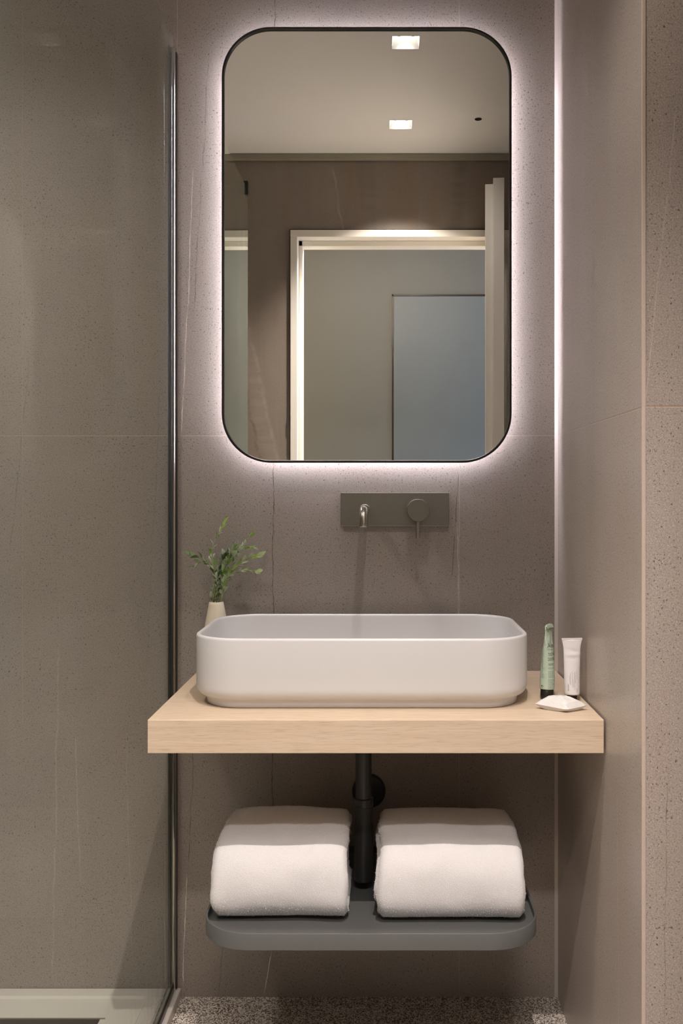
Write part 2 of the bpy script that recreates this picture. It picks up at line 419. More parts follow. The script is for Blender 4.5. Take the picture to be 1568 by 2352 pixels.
# bathroom door: frame and open leaf
fr = thing('trim_2', 'off-white stepped door frame of the doorway, seen in the mirror', 'door frame', kind='structure')
bm = bmesh.new()
FO, FI = .020, .008       # face overlaps
box(bm, DX0 - FO, DX0 + FI, REAR - .1, REAR + .012, 0, DTOP - FI, bev=.002)
box(bm, DX1 - FI, DX1 + FO, REAR - .1, REAR + .012, 0, DTOP - FI, bev=.002)
box(bm, DX0 - FO, DX1 + FO, REAR - .1, REAR + .012, DTOP - FI, DTOP + FO, bev=.002)
obj('architrave', bm, m_frame, fr)
bm = bmesh.new()
box(bm, DX0 + FI, DX0 + FI + .016, REAR - .1, REAR - .045, 0, DTOP - FI, bev=.002)
box(bm, DX1 - FI - .016, DX1 - FI, REAR - .1, REAR - .045, 0, DTOP - FI, bev=.002)
box(bm, DX0 + FI, DX1 - FI, REAR - .1, REAR - .045, DTOP - FI - .022, DTOP - FI, bev=.002)
obj('stop_bead', bm, m_frame, fr)
bm = bmesh.new(); box(bm, DX0 - FO - .0025, DX0 - FO, REAR + .001, REAR + .008, 0, DTOP + FO); box(bm, DX0 - FO - .0025, DX1 + FO, REAR + .001, REAR + .008, DTOP + FO, DTOP + FO + .0025)
obj('frame_edge_strip', bm, m_seal, fr)  # thin dark strip along the outer edge of the frame
obj('strike_plate', B(DX0 - FO - .003, DX0 - FO, REAR + .004, REAR + .0118, 1.33, 1.38), m_black, fr)
leaf = thing('door_1', 'open white rebated door leaf seen edge-on in the mirror', 'door', kind='structure', loc=(.470, REAR + .016, 0))
bm = bmesh.new(); box(bm, -.035, 0, .004, .742, .006, 2.060, bev=.0015)
obj('door_panel', bm, m_frame, leaf)
bm = bmesh.new(); box(bm, -.060, -.035, .018, .730, .006, 2.045, bev=.0015)
obj('rebate_lip', bm, m_frame, leaf)
bm = lathe([(.025, 0), (.025, .008)], 'X', (0, .68, 1.02)); bm2 = bmesh.new()
obj('handle_rose', bm, m_black, leaf, 40)
tube(bm2, [(.006, .68, 1.02), (.05, .68, 1.02), (.055, .67, 1.02), (.055, .56, 1.02)], .009)
obj('handle', bm2, m_black, leaf, True)
leaf.rotation_euler = (0, 0, math.radians(6.6))

# corner trims of the tiling
bm = bmesh.new()
loft(bm, [[(WX - .0065, -.0002, z), (WX - .0002, -.0065, z), (WX - .0002, -.0002, z)] for z in (0.001, CEIL - .001)])
tag(obj('trim_3', bm, m_trim), 'pale vertical trim strip in the corner right of the mirror', 'trim', **ST)
bm = bmesh.new()
box(bm, WX - .0006, WX + .0046, RY - .0012, RY + .004, .001, CEIL - .001, bev=.0005)
tag(obj('trim_4', bm, m_trim2), 'thin pale edge trim on the outer corner of the right wall', 'trim', **ST)
# ------------------------------------------------------------------ downlights
dl_labels = ['square recessed white downlight nearest the mirror, seen in it', 'square recessed white downlight nearer the doorway, seen in the mirror',
             'square recessed downlight over the shower']
for (x, y), lab, de, beam, soft in zip(DL, dl_labels, DOWN_E, BEAM, SOFT):
    d = thing('downlight', lab, 'ceiling light', 'recessed square downlights', loc=(x, y, CEIL))
    bm = bmesh.new()
    e = .0008
    def sq(h, z): return [(-h, -h, z), (h, -h, z), (h, h, z), (-h, h, z)]
    loft(bm, [sq(HS - e, -.0005), sq(.030, .050), sq(.030, .054), sq(HS + .004, .054), sq(HS + .004, .0155), sq(HS - e, .0155)][:3], False, True)
    obj('reflector', bm, m_reflector, d)
    bm = lathe([(.0001, .0495), (.016, .0495), (.016, .0535)], 'Z', n=24)
    obj('bulb', bm, m_bulb, d)
    for s in (-1, 1): obj('spring_clip', B(s * .020 - .004, s * .020 + .004, .0375, .0385, -.0004, .004), m_seal, d)
    lo = lamp('SPOT', 'downlight_lamp', (0, 0, .040 if soft < .05 else -.11), de, WARM, spot_size=math.radians(beam), spot_blend=1.0, shadow_soft_size=soft)
    lo.parent = d
tag(obj('ceiling_sensor', lathe([(.0125, -.0015), (.0125, 0), (.009, .0), (.009, -.004), (.001, -.004)][:2] , 'Z', (.344, -1.42, CEIL)), m_seal, None, 40),
    'small round dark sensor in the ceiling, seen in the mirror', 'sensor')

# ------------------------------------------------------------------ shower
GX = -.4440
sg = thing('shower_screen', 'frameless clear glass shower screen left of the vanity', 'shower screen', loc=(GX, 0, 0))
pn = obj('glass_pane', B(-.004, .004, -1.045, -.0065, .034, 2.030, bev=.0008), m_gls, sg)
bm = bmesh.new(); box(bm, -.0065, -.0045, -.016, -.0005, .022, 2.018); box(bm, -.0045, .0045, -.0045, -.0005, .022, 2.018)
obj('channel_back', bm, m_seal, sg)
bm = bmesh.new(); pr = [(.0045, -.016), (.0060, -.0168), (.0080, -.0155), (.0088, -.011), (.0088, -.0005), (.0045, -.0005)]
loft(bm, [[(x, y, z) for x, y in pr] for z in (.022, 2.012)])
obj('wall_channel', bm, m_chrome, sg, 50)
obj('wall_seal', B(.0089, .0108, -.010, -.0005, .022, 2.005), m_seal, sg)
pn.rotation_euler = (0, 0, math.radians(.95))
bse = obj('bottom_seal', B(-.0068, .0068, -1.045, -.017, .021, .0335, bev=.0015), m_seal, sg)
bse.rotation_euler = (0, 0, math.radians(.95))
br = thing('support_bar', 'black brace bar holding the glass top, seen in the mirror', 'brace bar', loc=(GX + .0165, -1.022, 2.026))
bm = bmesh.new(); tube(bm, [(LX - GX - .0155, 0, .012), (-.014, 0, .012)], .007, 14); obj('bar', bm, m_tap, br, 60)
obj('clamp', B(-.014, .010, -.011, .011, -.022, .0225, bev=.003), m_black, br)
sh = thing('shower_tray', 'low white shower tray beyond the glass', 'shower tray', loc=(0, 0, 0))
bm = bmesh.new()
x0, x1, y0, y1 = LX + .001, -.4575, -1.25, -.001
def rc(i, z, r=.012): return [(*p, z) for p in rr((x1 - x0) - 2 * i, (y1 - y0) - 2 * i, max(r, .004), 4, (x0 + x1) / 2, (y0 + y1) / 2)]
loft(bm, [rc(0, .0005, .004), rc(0, .0175, .004), rc(.0015, .019, .004), rc(.030, .019, .012), rc(.034, .0145, .012)], True, True)
obj('tray_body', bm, m_shtray, sh, 35)
obj('drain_slot', B(-1.15, -.565, -.135, -.113, .0145, .0157, bev=.0004), m_seal, sh)
obj('drain_edge', B(-1.16, -.555, -.112, -.108, .0145, .0162, bev=.0005), m_chrome, sh)
tag(obj('trim_5', B(-.457, -.4255, -1.25, -.0005, -.01, .0205, bev=.0025), m_kerb), 'narrow pale kerb under the glass screen', 'trim', **ST)
tag(obj('floor_shower', B(LX, -.425, REAR, .0, -.05, -.0005), m_floor), 'granite floor beneath the shower tray', 'floor', **ST)

# ------------------------------------------------------------------ mirror
mi = thing('backlit_mirror', 'tall rounded rectangular mirror with thin black frame and halo light', 'mirror', loc=(-.0310, 0, EYE + .516))
MW, MH, MR = .604, .908, .102
def rxz(w, h, r, y, n=16): return [(p[0], y, p[1]) for p in rr(w, h, r, n)]
bm = bmesh.new()
loft(bm, [rxz(MW - .010, MH - .010, MR - .005, -.0352), rxz(MW - .010, MH - .010, MR - .005, -.026)])
obj('mirror_glass', bm, m_mirr, mi)
bm = bmesh.new()
vs = loft(bm, [rxz(MW - .009, MH - .009, MR - .0045, -.0345), rxz(MW - .009, MH - .009, MR - .0045, -.0405), rxz(MW - .0075, MH - .0075, MR - .0037, -.0412),
          rxz(MW - .001, MH - .001, MR - .0005, -.0412), rxz(MW, MH, MR, -.0402), rxz(MW, MH, MR, -.0225), rxz(MW - .009, MH - .009, MR - .0045, -.0225), rxz(MW - .009, MH - .009, MR - .0045, -.0345)], False, False)
bmesh.ops.remove_doubles(bm, verts=bm.verts, dist=1e-6)
obj('frame', bm, m_black, mi, 40)
bm = bmesh.new(); loft(bm, [rxz(MW - .07, MH - .07, MR - .03, -.026), rxz(MW - .07, MH - .07, MR - .03, -.0005)])
obj('mounting_box', bm, m_reflector, mi)
bm = bmesh.new(); loft(bm, [rxz(MW - .066, MH - .066, MR - .03, -.0205), rxz(MW - .066, MH - .066, MR - .03, -.0095)], False, False)
obj('led_strip', bm, m_led, mi)

# ------------------------------------------------------------------ wooden countertop
SZ = EYE - .379; ST_ = .056; SX0, SX1, SY = -.390, .3705, -.433
ct = obj('countertop', B(SX0, SX1, SY, -.001, SZ - ST_, SZ, bev=.0012), m_oak)
tag(ct, 'thick light oak countertop carrying the white basin', 'countertop')

# ------------------------------------------------------------------ basin
bs = thing('washbasin', 'white rounded rectangular vessel basin on the oak countertop', 'basin', loc=(-.036, -.198, SZ))
BW, BD, BR, BH = .602, .340, .088, .125
def br_(i, z, n=18): return [(*p, z) for p in rr(BW - 2 * i, BD - 2 * i, max(BR - i, .01), n)]
bm = bmesh.new(); rings = [br_(.021, .0003), br_(.0195, .0012), br_(.0175, .011), br_(.0165, .0135), br_(.0145, .0155)]
for k in range(0, 9):
    a = k / 8 * PI / 2; rings.append(br_(.0145 * (1 - math.sin(a)), .0160 + .020 * (1 - math.cos(a))))
rings += [br_(0, .08), br_(0, BH - .005)]
for k in range(1, 9):
    a = k / 8 * PI; rings.append(br_(.0045 * (1 - math.cos(a)), BH - .0045 + .0045 * math.sin(a)))
rings += [br_(.009, BH - .02), br_(.010, .06)]
for k in range(1, 7):
    a = k / 6 * PI / 2; rings.append(br_(.010 + .03 * (1 - math.cos(a)), .058 - .03 * math.sin(a)))
rings += [br_(.09, .0265), br_(.14, .025)]
loft(bm, rings)
obj('bowl', bm, m_white, bs, 50)
obj('drain', lathe([(.0225, .0255), (.0225, .0275), (.019, .029), (.001, .029)], 'Z'), m_chrome, bs, 40)

# ------------------------------------------------------------------ wall tap
tp = thing('wall_tap', 'brushed metal wall mounted tap plate above the basin', 'tap', loc=(0, 0, EYE))
obj('plate', B(-.0865, .1430, -.008, -.0005, -.0715, -.0005, bev=.0008), m_tap, tp)
obj('spout_flange', lathe([(.0100, -.0155), (.0108, -.0145), (.0108, -.0075)], 'Y', (-.0355, 0, -.0355)), m_tap2, tp, 40)
bm = bmesh.new()
pts = [(-.0355, -.008, -.0345), (-.0355, -.120, -.0345)]
for k in range(1, 9):
    a = k / 8 * PI / 2 * .93; pts.append((-.0355, -.120 - .024 * math.sin(a), -.0345 - .024 * (1 - math.cos(a))))
pts.append((-.0355, -.1455, -.0665))
tube(bm, pts, [.0086] * len(pts), 28)
sp = obj('spout', bm, m_tap2, tp, 50)
obj('aerator', lathe([(.0001, -.0686), (.0068, -.0686), (.0082, -.0678), (.0090, -.0665), (.0090, -.060)], 'Z', (-.0355, -.1458, 0)), m_tap2, tp, 40)
bm = lathe([(.0232, -.0075), (.0232, -.054), (.0226, -.0552), (.0001, -.0552)], 'Y', (.0760, 0, -.0370), 56)
obj('handle_disc', bm, m_tap, tp, 40)
bm = bmesh.new(); tube(bm, [(.0752, -.046, -.055), (.0752, -.046, -.0950)], .0046, 20)
obj('lever', bm, m_tap2, tp, 50)

# ------------------------------------------------------------------ waste trap
TX, TY = -.0345, -.192
tr = thing('bottle_trap', 'black cylindrical bottle trap below the countertop', 'waste trap', loc=(TX, TY, EYE))
obj('pipe', lathe([(.0155, -.590), (.0155, -(.379 + ST_) - .0005)], 'Z'), m_trap, tr, 40)
obj('nut', lathe([(.0165, -.586), (.0182, -.587), (.0186, -.589), (.0186, -.601), (.0180, -.6025)], 'Z'), m_trap, tr, 40)
obj('trap_body', lathe([(.0165, -.7445), (.0178, -.7435), (.0183, -.741), (.0184, -.6035), (.0180, -.6028)], 'Z'), m_trap, tr, 40)
bm = bmesh.new(); tube(bm, [(.0, .012, -.633), (.0, -TY - .001, -.633)], .0155, 28); obj('wall_pipe', bm, m_trap, tr, 50)
obj('wall_rosette', lathe([(.016, -.014), (.033, -.012), (.0355, -.008), (.0355, -.0005)], 'Y', (.0075, -TY, -.633)), m_trap, tr, 40)

# ------------------------------------------------------------------ lower tray
TZ = EYE - .751
ty = thing('towel_tray', 'black metal wall shelf with raised rim holding folded towels', 'shelf', loc=(0, 0, TZ))
bm = bmesh.new()
TW0, TW1, TYF, TR = -.314, .2765, -.400, .088
def tring(i, z, n=16):
    pts = []
    r = TR - i
    pts.append((TW0 + i, -.001 - i, z))
    for k in range(n + 1):
        a = PI + k / n * PI / 2; pts.append((TW0 + TR + r * math.cos(a), TYF + TR + r * math.sin(a), z))
    for k in range(n + 1):
        a = 1.5 * PI + k / n * PI / 2; pts.append((TW1 - TR + r * math.cos(a), TYF + TR + r * math.sin(a), z))
    pts.append((TW1 - i, -.001 - i, z))
    return pts
loft(bm, [tring(.001, -.029), tring(0, -.028), tring(0, -.0008), tring(.0006, 0), tring(.0030, 0), tring(.0036, -.0006), tring(.0036, -.0125)])
obj('tray', bm, m_blacktray, ty, 40)

# ------------------------------------------------------------------ towels
def towel(x0, x1, yf, depth, hgt, seed, label, layers=4, open_side=1):
    zb = TZ - .0122
    rnd = random.Random(seed)
    root = thing('folded_towel', label, 'towel', 'folded white towels on the black tray', loc=((x0 + x1) / 2, yf + depth / 2, zb))
    bm = bmesh.new()
    W = x1 - x0; NX = 60
    th = hgt / (2 * layers)
    for L in range(layers):
        # nested U fold: mid-line of this sheet, round nose towards the room
        off = th * (L + .5)
        a_r = hgt / 2 - off
        n_arc = 22; n_str = 14
        path = []
        yb = depth / 2 - rnd.uniform(0, .01)
        cy = -depth / 2 + hgt / 2 * .92
        for i in range(n_str): path.append((yb + (cy - yb) * i / n_str, hgt - off, 0))
        for i in range(n_arc + 1):
            a = PI / 2 + PI * i / n_arc
            ca, sa = math.cos(a), math.sin(a)
            q = .78                              # squarish nose
            yy = -abs(ca) ** q * (a_r * .92) if L == 0 else ca * a_r * .92
            zz = (abs(sa) ** q) * (1 if sa > 0 else -1) * a_r if L == 0 else sa * a_r
            path.append((cy + yy, hgt / 2 + zz, 0))
        for i in range(1, n_str + 1): path.append((cy + (yb - cy) * i / n_str, off, 0))
        dx0, dx1 = rnd.uniform(-.003, .004) + .0015 * L, rnd.uniform(-.004, .003) - .0015 * L
        t2 = th * .53
        # cross-section of the sheet: rounded ends, swept over the path
        for_x = [(-1, -1), (-1, 1), (1, 1), (1, -1)]
        rings = []
        for k in range(len(path)):
            p = Vector((path[k][0], path[k][1])); a = Vector(path[max(k - 1, 0)][:2]); b = Vector(path[min(k + 1, len(path) - 1)][:2])
            t = (b - a).normalized() if (b - a).length > 1e-9 else Vector((-1, 0)); nrm = Vector((t.y, -t.x))
            ring = []
            m = 30
            for sgn in (1, -1):
                for i in range(m + 1):
                    s = i / m if sgn > 0 else 1 - i / m
                    x = -W / 2 + dx0 + s * (W - dx0 + dx1)
                    edge = min(s, 1 - s) * W
                    f = math.sqrt(max(0.0, 1 - (1 - min(edge / (t2 * 1.0), 1)) ** 2)) if edge < t2 else 1
                    f = max(f, .12)
                    q = p + nrm * (-t2 * sgn * f)
                    ring.append((x, q.x, q.y))
            rings.append(ring)
        loft(bm, rings)
    bmesh.ops.remove_doubles(bm, verts=bm.verts, dist=1e-6)
    # soft irregularities
    for v in bm.verts:
        c = v.co
        n = noise.noise_vector(Vector((c.x * 13 + seed, c.y * 13, c.z * 16)))
        n2 = noise.noise_vector(Vector((c.x * 50 + seed, c.y * 50, c.z * 55)))
        top = min(1, max(0, (c.z - .02) / .05))
        d = n * .0042 + n2 * .0013
        ex = .6 + 1.1 * min(1, abs(c.x) / (W / 2)) ** 4
        v.co = Vector((c.x + d.x * ex * (.4 + .6 * top), c.y + d.y, c.z + d.z * top))
        # sag of the top towards the free sides and a softer back
        if c.z > .03:
            v.co.z -= .007 * (abs(c.x) / (W / 2)) ** 6 * top
            v.co.z -= .010 * max(0, c.y / (depth / 2)) ** 2 * top
        v.co.z = max(v.co.z, .0002)
    bmesh.ops.recalc_face_normals(bm, faces=bm.faces)
    # terry loops: short fibres standing on the outer faces
    faces = [f for f in bm.faces if f.calc_area() > 1e-9]
    data = []
    tot = 0; areas = []
    for f in faces:
        c = f.calc_center_median()
        outer = (c.y < -depth / 2 + .10) or c.z > hgt * .8 or abs(c.x) > W / 2 - .01
        a = f.calc_area() if outer else 0
        tot += a; areas.append((f, a))
    N = 34000
    newf = []
    for f, a in areas:
        k = N * a / tot; cnt = int(k) + (1 if rnd.random() < k - int(k) else 0)
        if not cnt: continue
        vs = [v.co.copy() for v in f.verts]; nn = f.normal.copy()
        for _ in range(cnt):
            s, t = rnd.random(), rnd.random()
            if len(vs) == 4: p = (vs[0] * (1 - s) + vs[1] * s) * (1 - t) + (vs[3] * (1 - s) + vs[2] * s) * t
            else: p = vs[0] + (vs[1] - vs[0]) * s * .5 + (vs[2] - vs[0]) * t * .5
            newf.append((p, nn))
    for p, nn in newf:
        if p.z < .001: continue
        dr = (nn + Vector((rnd.gauss(0, .5), rnd.gauss(0, .5), rnd.gauss(-.15, .5)))).normalized()
        sd = dr.cross(Vector((rnd.gauss(0, 1), rnd.gauss(0, 1), rnd.gauss(0, 1)))).normalized()
        l = rnd.uniform(.0012, .0026); wd = .00035
        tip = p + dr * l
        if tip.z < .0003: tip.z = .0003
        a = bm.verts.new(p - sd * wd); b = bm.verts.new(p + sd * wd); c = bm.verts.new(tip)
        bm.faces.new((a, b, c))
    me_o = obj('cloth', bm, m_towel, root, True)
    # flat woven border band across the towel near its outer side
    return root
def border_band(root, xa, xb, hgt, depth):
    pass
towel(-.301, -.058, -.347, .235, .142, 3, 'folded white terry towel left of the black waste trap')
towel(-.009, .256, -.351, .240, .140, 8, 'folded white terry towel right of the black waste trap')

# ------------------------------------------------------------------ vase and sprigs
VX, VY = -.345, -.036
vz = tag(obj('vase', lathe([(.0001, .0003), (.026, .0003), (.0295, .003), (.0305, .014), (.0300, .03), (.0285, .055), (.0262, .080), (.0232, .105), (.0190, .128), (.0160, .144), (.0148, .1500), (.0138, .1508), (.0128, .1495), (.0135, .140), (.019, .11), (.001, .02)], 'Z', n=48), m_vase, None, 60),
    'small cream ceramic vase behind the left corner of the basin', 'vase')
vz.location = (VX, VY, SZ)

def W3(px, py, y):      # helper for hand-measured sprig points: metres right of and above the eye line at depth y
    k = (2.0 + y) / 2160
    return Vector(((px - 876) * k, y, EYE + (1131 - py) * k))
def leaf_mesh(bm, base, d, side, L, Wd, cup=.15):
    d = d.normalized(); side = (side - d * side.dot(d)).normalized(); nrm = d.cross(side)
    rows = 7; prev = None
    for i in range(rows + 1):
        s = i / rows; wdt = Wd * math.sin(PI * min(1, s ** .85)) ** .85 * .5 + .00005
        c = base + d * (L * s) + nrm * (L * .10 * math.sin(PI * s))
        row = [bm.verts.new(c - side * wdt + nrm * wdt * cup), bm.verts.new(c), bm.verts.new(c + side * wdt + nrm * wdt * cup)]
        if prev:
            for j in (0, 1): bm.faces.new((prev[j], prev[j + 1], row[j + 1], row[j]))
        prev = row
def sprig(pts, label, seed, leaf, tipm, pale_n=0.2, n=14, L=.017, Wd=.0075, start=.25, tips=3, twigs=()):
    rnd = random.Random(seed)
    root = thing('leafy_sprig', label, 'sprig', 'green sprigs in the cream vase', loc=(VX, VY, SZ + .05))
    off = -Vector(root.location)
    P = [Vector((VX + rnd.uniform(-.004, .004), VY + rnd.uniform(-.003, .003), SZ + .10))] + [Vector((VX + (pts[0][0] - 503) * .0011, VY + (pts[0][2] + .046) * .5, SZ + .152))] + [W3(*p) for p in pts]
    def spl(P, m):
        out = []
        Q = [P[0]] + P + [P[-1]]
        for i in range(1, len(Q) - 2):
            for k in range(m):
                t = k / m; a, b, c, d = Q[i - 1], Q[i], Q[i + 1], Q[i + 2]
                out.append(.5 * ((2 * b) + (c - a) * t + (2 * a - 5 * b + 4 * c - d) * t * t + (3 * b - a - 3 * c + d) * t ** 3))
        out.append(P[-1]); return out
    path = spl(P, 8)
    bm = bmesh.new(); r0 = .0009
    tube(bm, [p + off for p in path], [r0 * (1 - .6 * i / len(path)) for i in range(len(path))], 6)
    lf = bmesh.new(); lt = bmesh.new(); lp = bmesh.new()
    def place(path, n, start, tips):
        m = len(path) - 1
        for k in range(n):
            s = start + (1 - start) * k / max(1, n - 1); i = min(m - 1, int(s * m)); p = path[i].lerp(path[i + 1], s * m - i)
            t = (path[i + 1] - path[i]).normalized()
            az = (PI if k % 2 else 0) + rnd.uniform(-.7, .7)
            a = t.cross(Vector((0, 1, 0))).normalized(); b = t.cross(a)
            out = a * math.cos(az) + b * math.sin(az) * .8
            spread = rnd.uniform(.5, 1.0) * (1 - .45 * s)
            d = t + out * spread
            if k >= n - 1: d = t + out * .15
            side = t.cross(out).normalized() * rnd.uniform(.4, 1) + Vector((rnd.gauss(0, .5), rnd.gauss(0, .3), rnd.gauss(0, .5)))
            l = L * rnd.uniform(.75, 1.15)
            tgt = lt if k >= n - tips else (lp if rnd.random() < pale_n else lf)
            leaf_mesh(tgt, p + off, d, side, l * 1.12, Wd * 1.45 * rnd.uniform(.7, 1.1))
    place(path, int(n * 1.45), start * .8, tips)
    for tw in twigs:
        i0 = int(tw[0] * (len(path) - 1)); Q = [path[i0]] + [W3(*q) for q in tw[1]]
        pp = spl(Q, 6); tube(bm, [p + off for p in pp], .0005, 5); place(pp, tw[2], .25, 1)
    obj('stem', bm, m_stem, root, True)
    if lf.verts: obj('foliage', lf, leaf, root, True)
    else: lf.free()
    if lt.verts:
        o = obj('foliage', lt, tipm, root, True)
    if lp.verts: obj('foliage', lp, m_leaf_pale, root, True)
    else: lp.free()
m1, m2, m3, m4 = m_leaf_bright, m_leaf_mid, m_leaf_dark, m_leaf_pale
sprig([(496, 1340, -.045), (492, 1310, -.05), (487, 1280, -.05), (490, 1250, -.05), (502, 1225, -.05), (514, 1203, -.05)],
      'tallest leafy sprig in the vase with bright tip and pale leaf backs', 1, m2, m1, .35, 13, .016, .0068, .3, 5)
sprig([(511, 1345, -.04), (525, 1310, -.035), (545, 1270, -.03), (560, 1250, -.03), (575, 1228, -.03)],
      'thin sprig leaning upper right out of the vase', 2, m2, m2, .2, 12, .013, .006, .4, 3)
sprig([(514, 1345, -.05), (522, 1325, -.06), (545, 1300, -.065), (568, 1282, -.07), (590, 1275, -.07)],
      'sprig bending right with a yellow-green upper tip', 3, m2, m1, .15, 15, .016, .0068, .25, 4, twigs=((.6, [(560, 1262, -.07), (572, 1258, -.07)], 4),))
sprig([(512, 1348, -.055), (517, 1332, -.065), (540, 1315, -.07), (562, 1310, -.075), (590, 1311, -.075)],
      'lowest right-hand sprig in the vase with small yellow-green tip', 4, m2, m1, .2, 12, .013, .0055, .3, 4)
sprig([(497, 1345, -.05), (494, 1320, -.05), (480, 1298, -.05), (462, 1282, -.05), (440, 1274, -.05)],
      'dark green sprig bending left out of the vase', 5, m3, m3, .2, 13, .015, .0068, .3, 4, twigs=((.72, [(462, 1291, -.05), (448, 1296, -.05)], 4),))
sprig([(506, 1340, -.04), (516, 1305, -.04), (528, 1280, -.04), (540, 1258, -.045)],
      'dense upright sprig in the middle of the vase', 6, m2, m4, .12, 30, .016, .0078, .15, 2, twigs=((.75, [(532, 1266, -.045), (552, 1264, -.045)], 5),))
sprig([(498, 1350, -.04), (500, 1325, -.035), (508, 1295, -.035), (515, 1275, -.035), (532, 1260, -.035)],
      'short dark bushy sprig close above the vase mouth', 7, m3, m2, .15, 28, .016, .0085, .12, 3)
sprig([(500, 1350, -.05), (497, 1330, -.055), (490, 1305, -.055), (486, 1285, -.055)],
      'short grey-green sprig between the tall and the left-bending sprigs', 8, m3, m4, .5, 14, .014, .0055, .2, 3)

# ------------------------------------------------------------------ tubes and soap
def text_bm(s, size, fn, extr=.00003, bold=0.0):
    cu = bpy.data.curves.new('t', 'FONT'); cu.body = s; cu.size = size; cu.offset = bold; cu.resolution_u = 3
    o = bpy.data.objects.new('t', cu); C.objects.link(o)
    dg = bpy.context.evaluated_depsgraph_get(); dg.update()
    me = bpy.data.meshes.new_from_object(o.evaluated_get(dg))
    bpy.data.objects.remove(o); bpy.data.curves.remove(cu)
    bm = bmesh.new(); bm.from_mesh(me); bpy.data.meshes.remove(me)
    for v in bm.verts: v.co = fn(v.co.x, v.co.y)
    return bm
def join(dst, src):
    me = bpy.data.meshes.new('j'); src.to_mesh(me); src.free(); dst.from_mesh(me); bpy.data.meshes.remove(me)

def make_surface(prof, crush):
    """prof(t)->(a,b,z); returns fn(theta,t,scale)->Vector"""
    def f(th, t, sc=1.0):
        a, b, z = prof(t)
        c, s = math.cos(th), math.sin(th)
        x, y = a * c, b * s
        k = crush(th, t)
        r = Vector((x, y, 0)); rl = r.length or 1
        r = r * ((rl - k) / rl) * sc
        return Vector((r.x, r.y, z))
    return f
# green tube: label face turned to the right
gt = thing('toothpaste_tube', 'mint green metal toothpaste tube standing on its black cap', 'tube', loc=(.3035, -.272, SZ))
def gprof(t):
    e = t ** 2.2
    return (.0136 + .0034 * e, .0136 * (1 - e) + .0012 * e, .0185 + .112 * t)
def gcrush(th, t):
    if t < .55: return .00025 * noise.noise(Vector((math.cos(th) * 3, math.sin(th) * 3, t * 14)))
    k = (t - .55) / .45
    return .0016 * k * (1 - k) * 4 * noise.noise(Vector((math.cos(th) * 2.2, math.sin(th) * 2.2, t * 9 + 3))) * (1 if t < .98 else 0)
gs = make_surface(gprof, gcrush)
bm = bmesh.new(); NT_, NH = 56, 50
rings = [[gs(2 * PI * i / NT_, 0, .72) for i in range(NT_)], [gs(2 * PI * i / NT_, 0, .93) for i in range(NT_)]]
rings[0] = [p - Vector((0, 0, .0006)) for p in rings[0]]
for k in range(NH + 1): rings.append([gs(2 * PI * i / NT_, k / NH) + Vector((0, 0, .0006 if k == 0 else 0)) for i in range(NT_)])
loft(bm, rings)
tb = obj('tube_body', bm, m_mint, gt, True)
bm = bmesh.new()   # folded-over crimp
a0, zt = .0160, .1305
cr = [(.0012, zt - .001), (.0017, zt + .0045), (.0006, zt + .0068), (-.0018, zt + .0066), (-.0044, zt + .0012), (-.0043, zt + .0002), (-.0020, zt + .0046), (-.0010, zt + .0040), (-.0012, zt + .001), (-.0012, zt - .001)]
loft(bm, [[(x, y + (.0006 * math.sin(x * 400)), z - .0015 * (x / a0) ** 2) for y, z in cr] for x in (-a0, -a0 * .6, -a0 * .2, a0 * .2, a0 * .6, a0)])
obj('crimped_end', bm, m_mint, gt, 40)
obj('cap', lathe([(.0108, .0002), (.0118, .0010), (.0122, .0022), (.0118, .0170), (.0112, .0178)], 'Z'), m_cap, gt, 40)
# print: starts near the visible middle and runs round to the right
PHI = math.radians(60)
TH0 = math.radians(-95) - PHI + math.radians(-2)      # angle (tube frame) that faces the camera
def gwrap(u0, v0):
    def f(x, y):
        h = v0 + y; t = (h - .0185) / .112
        a, b, z = gprof(min(max(t, 0), 1))
        # walk the ellipse by arc length
        th = TH0; n = 24; du = (u0 + x) / n
        for _ in range(n):
            sp = math.hypot(a * math.sin(th), b * math.cos(th)); th += du / max(sp, .0045)
        p = gs(th, min(max(t, 0), 1)); q = Vector((p.x / max(a * a, 1e-8), p.y / max(b * b, 1e-8), 0)).normalized()
        return p + q * .00015
    return f
ink = bmesh.new()
join(ink, text_bm('A\u0113sop', .0105, gwrap(.0005, .0955)))
join(ink, text_bm('TOOTHPASTE', .0078, lambda x, y: gwrap(.0010, .0805)(x * .52, y), bold=.0))
join(ink, text_bm('DENTIFRICE', .0078, lambda x, y: gwrap(.0010, .0715)(x * .52, y), bold=.0))
def bar(bm, u, v, L, h, wrap, seg=10):
    f = wrap(u, v); vs0 = [bm.verts.new(f(L * i / seg, 0)) for i in range(seg + 1)]; vs1 = [bm.verts.new(f(L * i / seg, h)) for i in range(seg + 1)]
    for i in range(seg): bm.faces.new((vs0[i], vs0[i + 1], vs1[i + 1], vs1[i]))
bar(ink, .0008, .0915, .014, .0004, gwrap)
ink_small = bmesh.new()
rnd = random.Random(4)
def line_of_marks(bm, u, v, L, h, wrap, rnd):
    x = 0
    while x < L:
        wd = rnd.uniform(.0008, .0022); bar(bm, u + x, v, min(wd, L - x), h, wrap, 2); x += wd + .0004
for v in (.0655, .0635): line_of_marks(ink, .0016, v, .012, .0008, gwrap, rnd)
for v in (.0585, .0568): line_of_marks(ink_small, .0010, v, .014, .0006, gwrap, rnd)
for k in range(15):
    if k in (6,): continue
    line_of_marks(ink_small, .0008, .0520 - k * .0022, .015 * rnd.uniform(.7, 1), .0007, gwrap, rnd)
for k in range(24): line_of_marks(ink_small, -.0125, .088 - k * .0021, .0035 + .001 * rnd.random(), .0005, gwrap, rnd)
obj('print', ink, m_ink, gt)
obj('small_print', ink_small, m_ink2, gt)
bm = bmesh.new(); f = gwrap(-.0108, .0245)
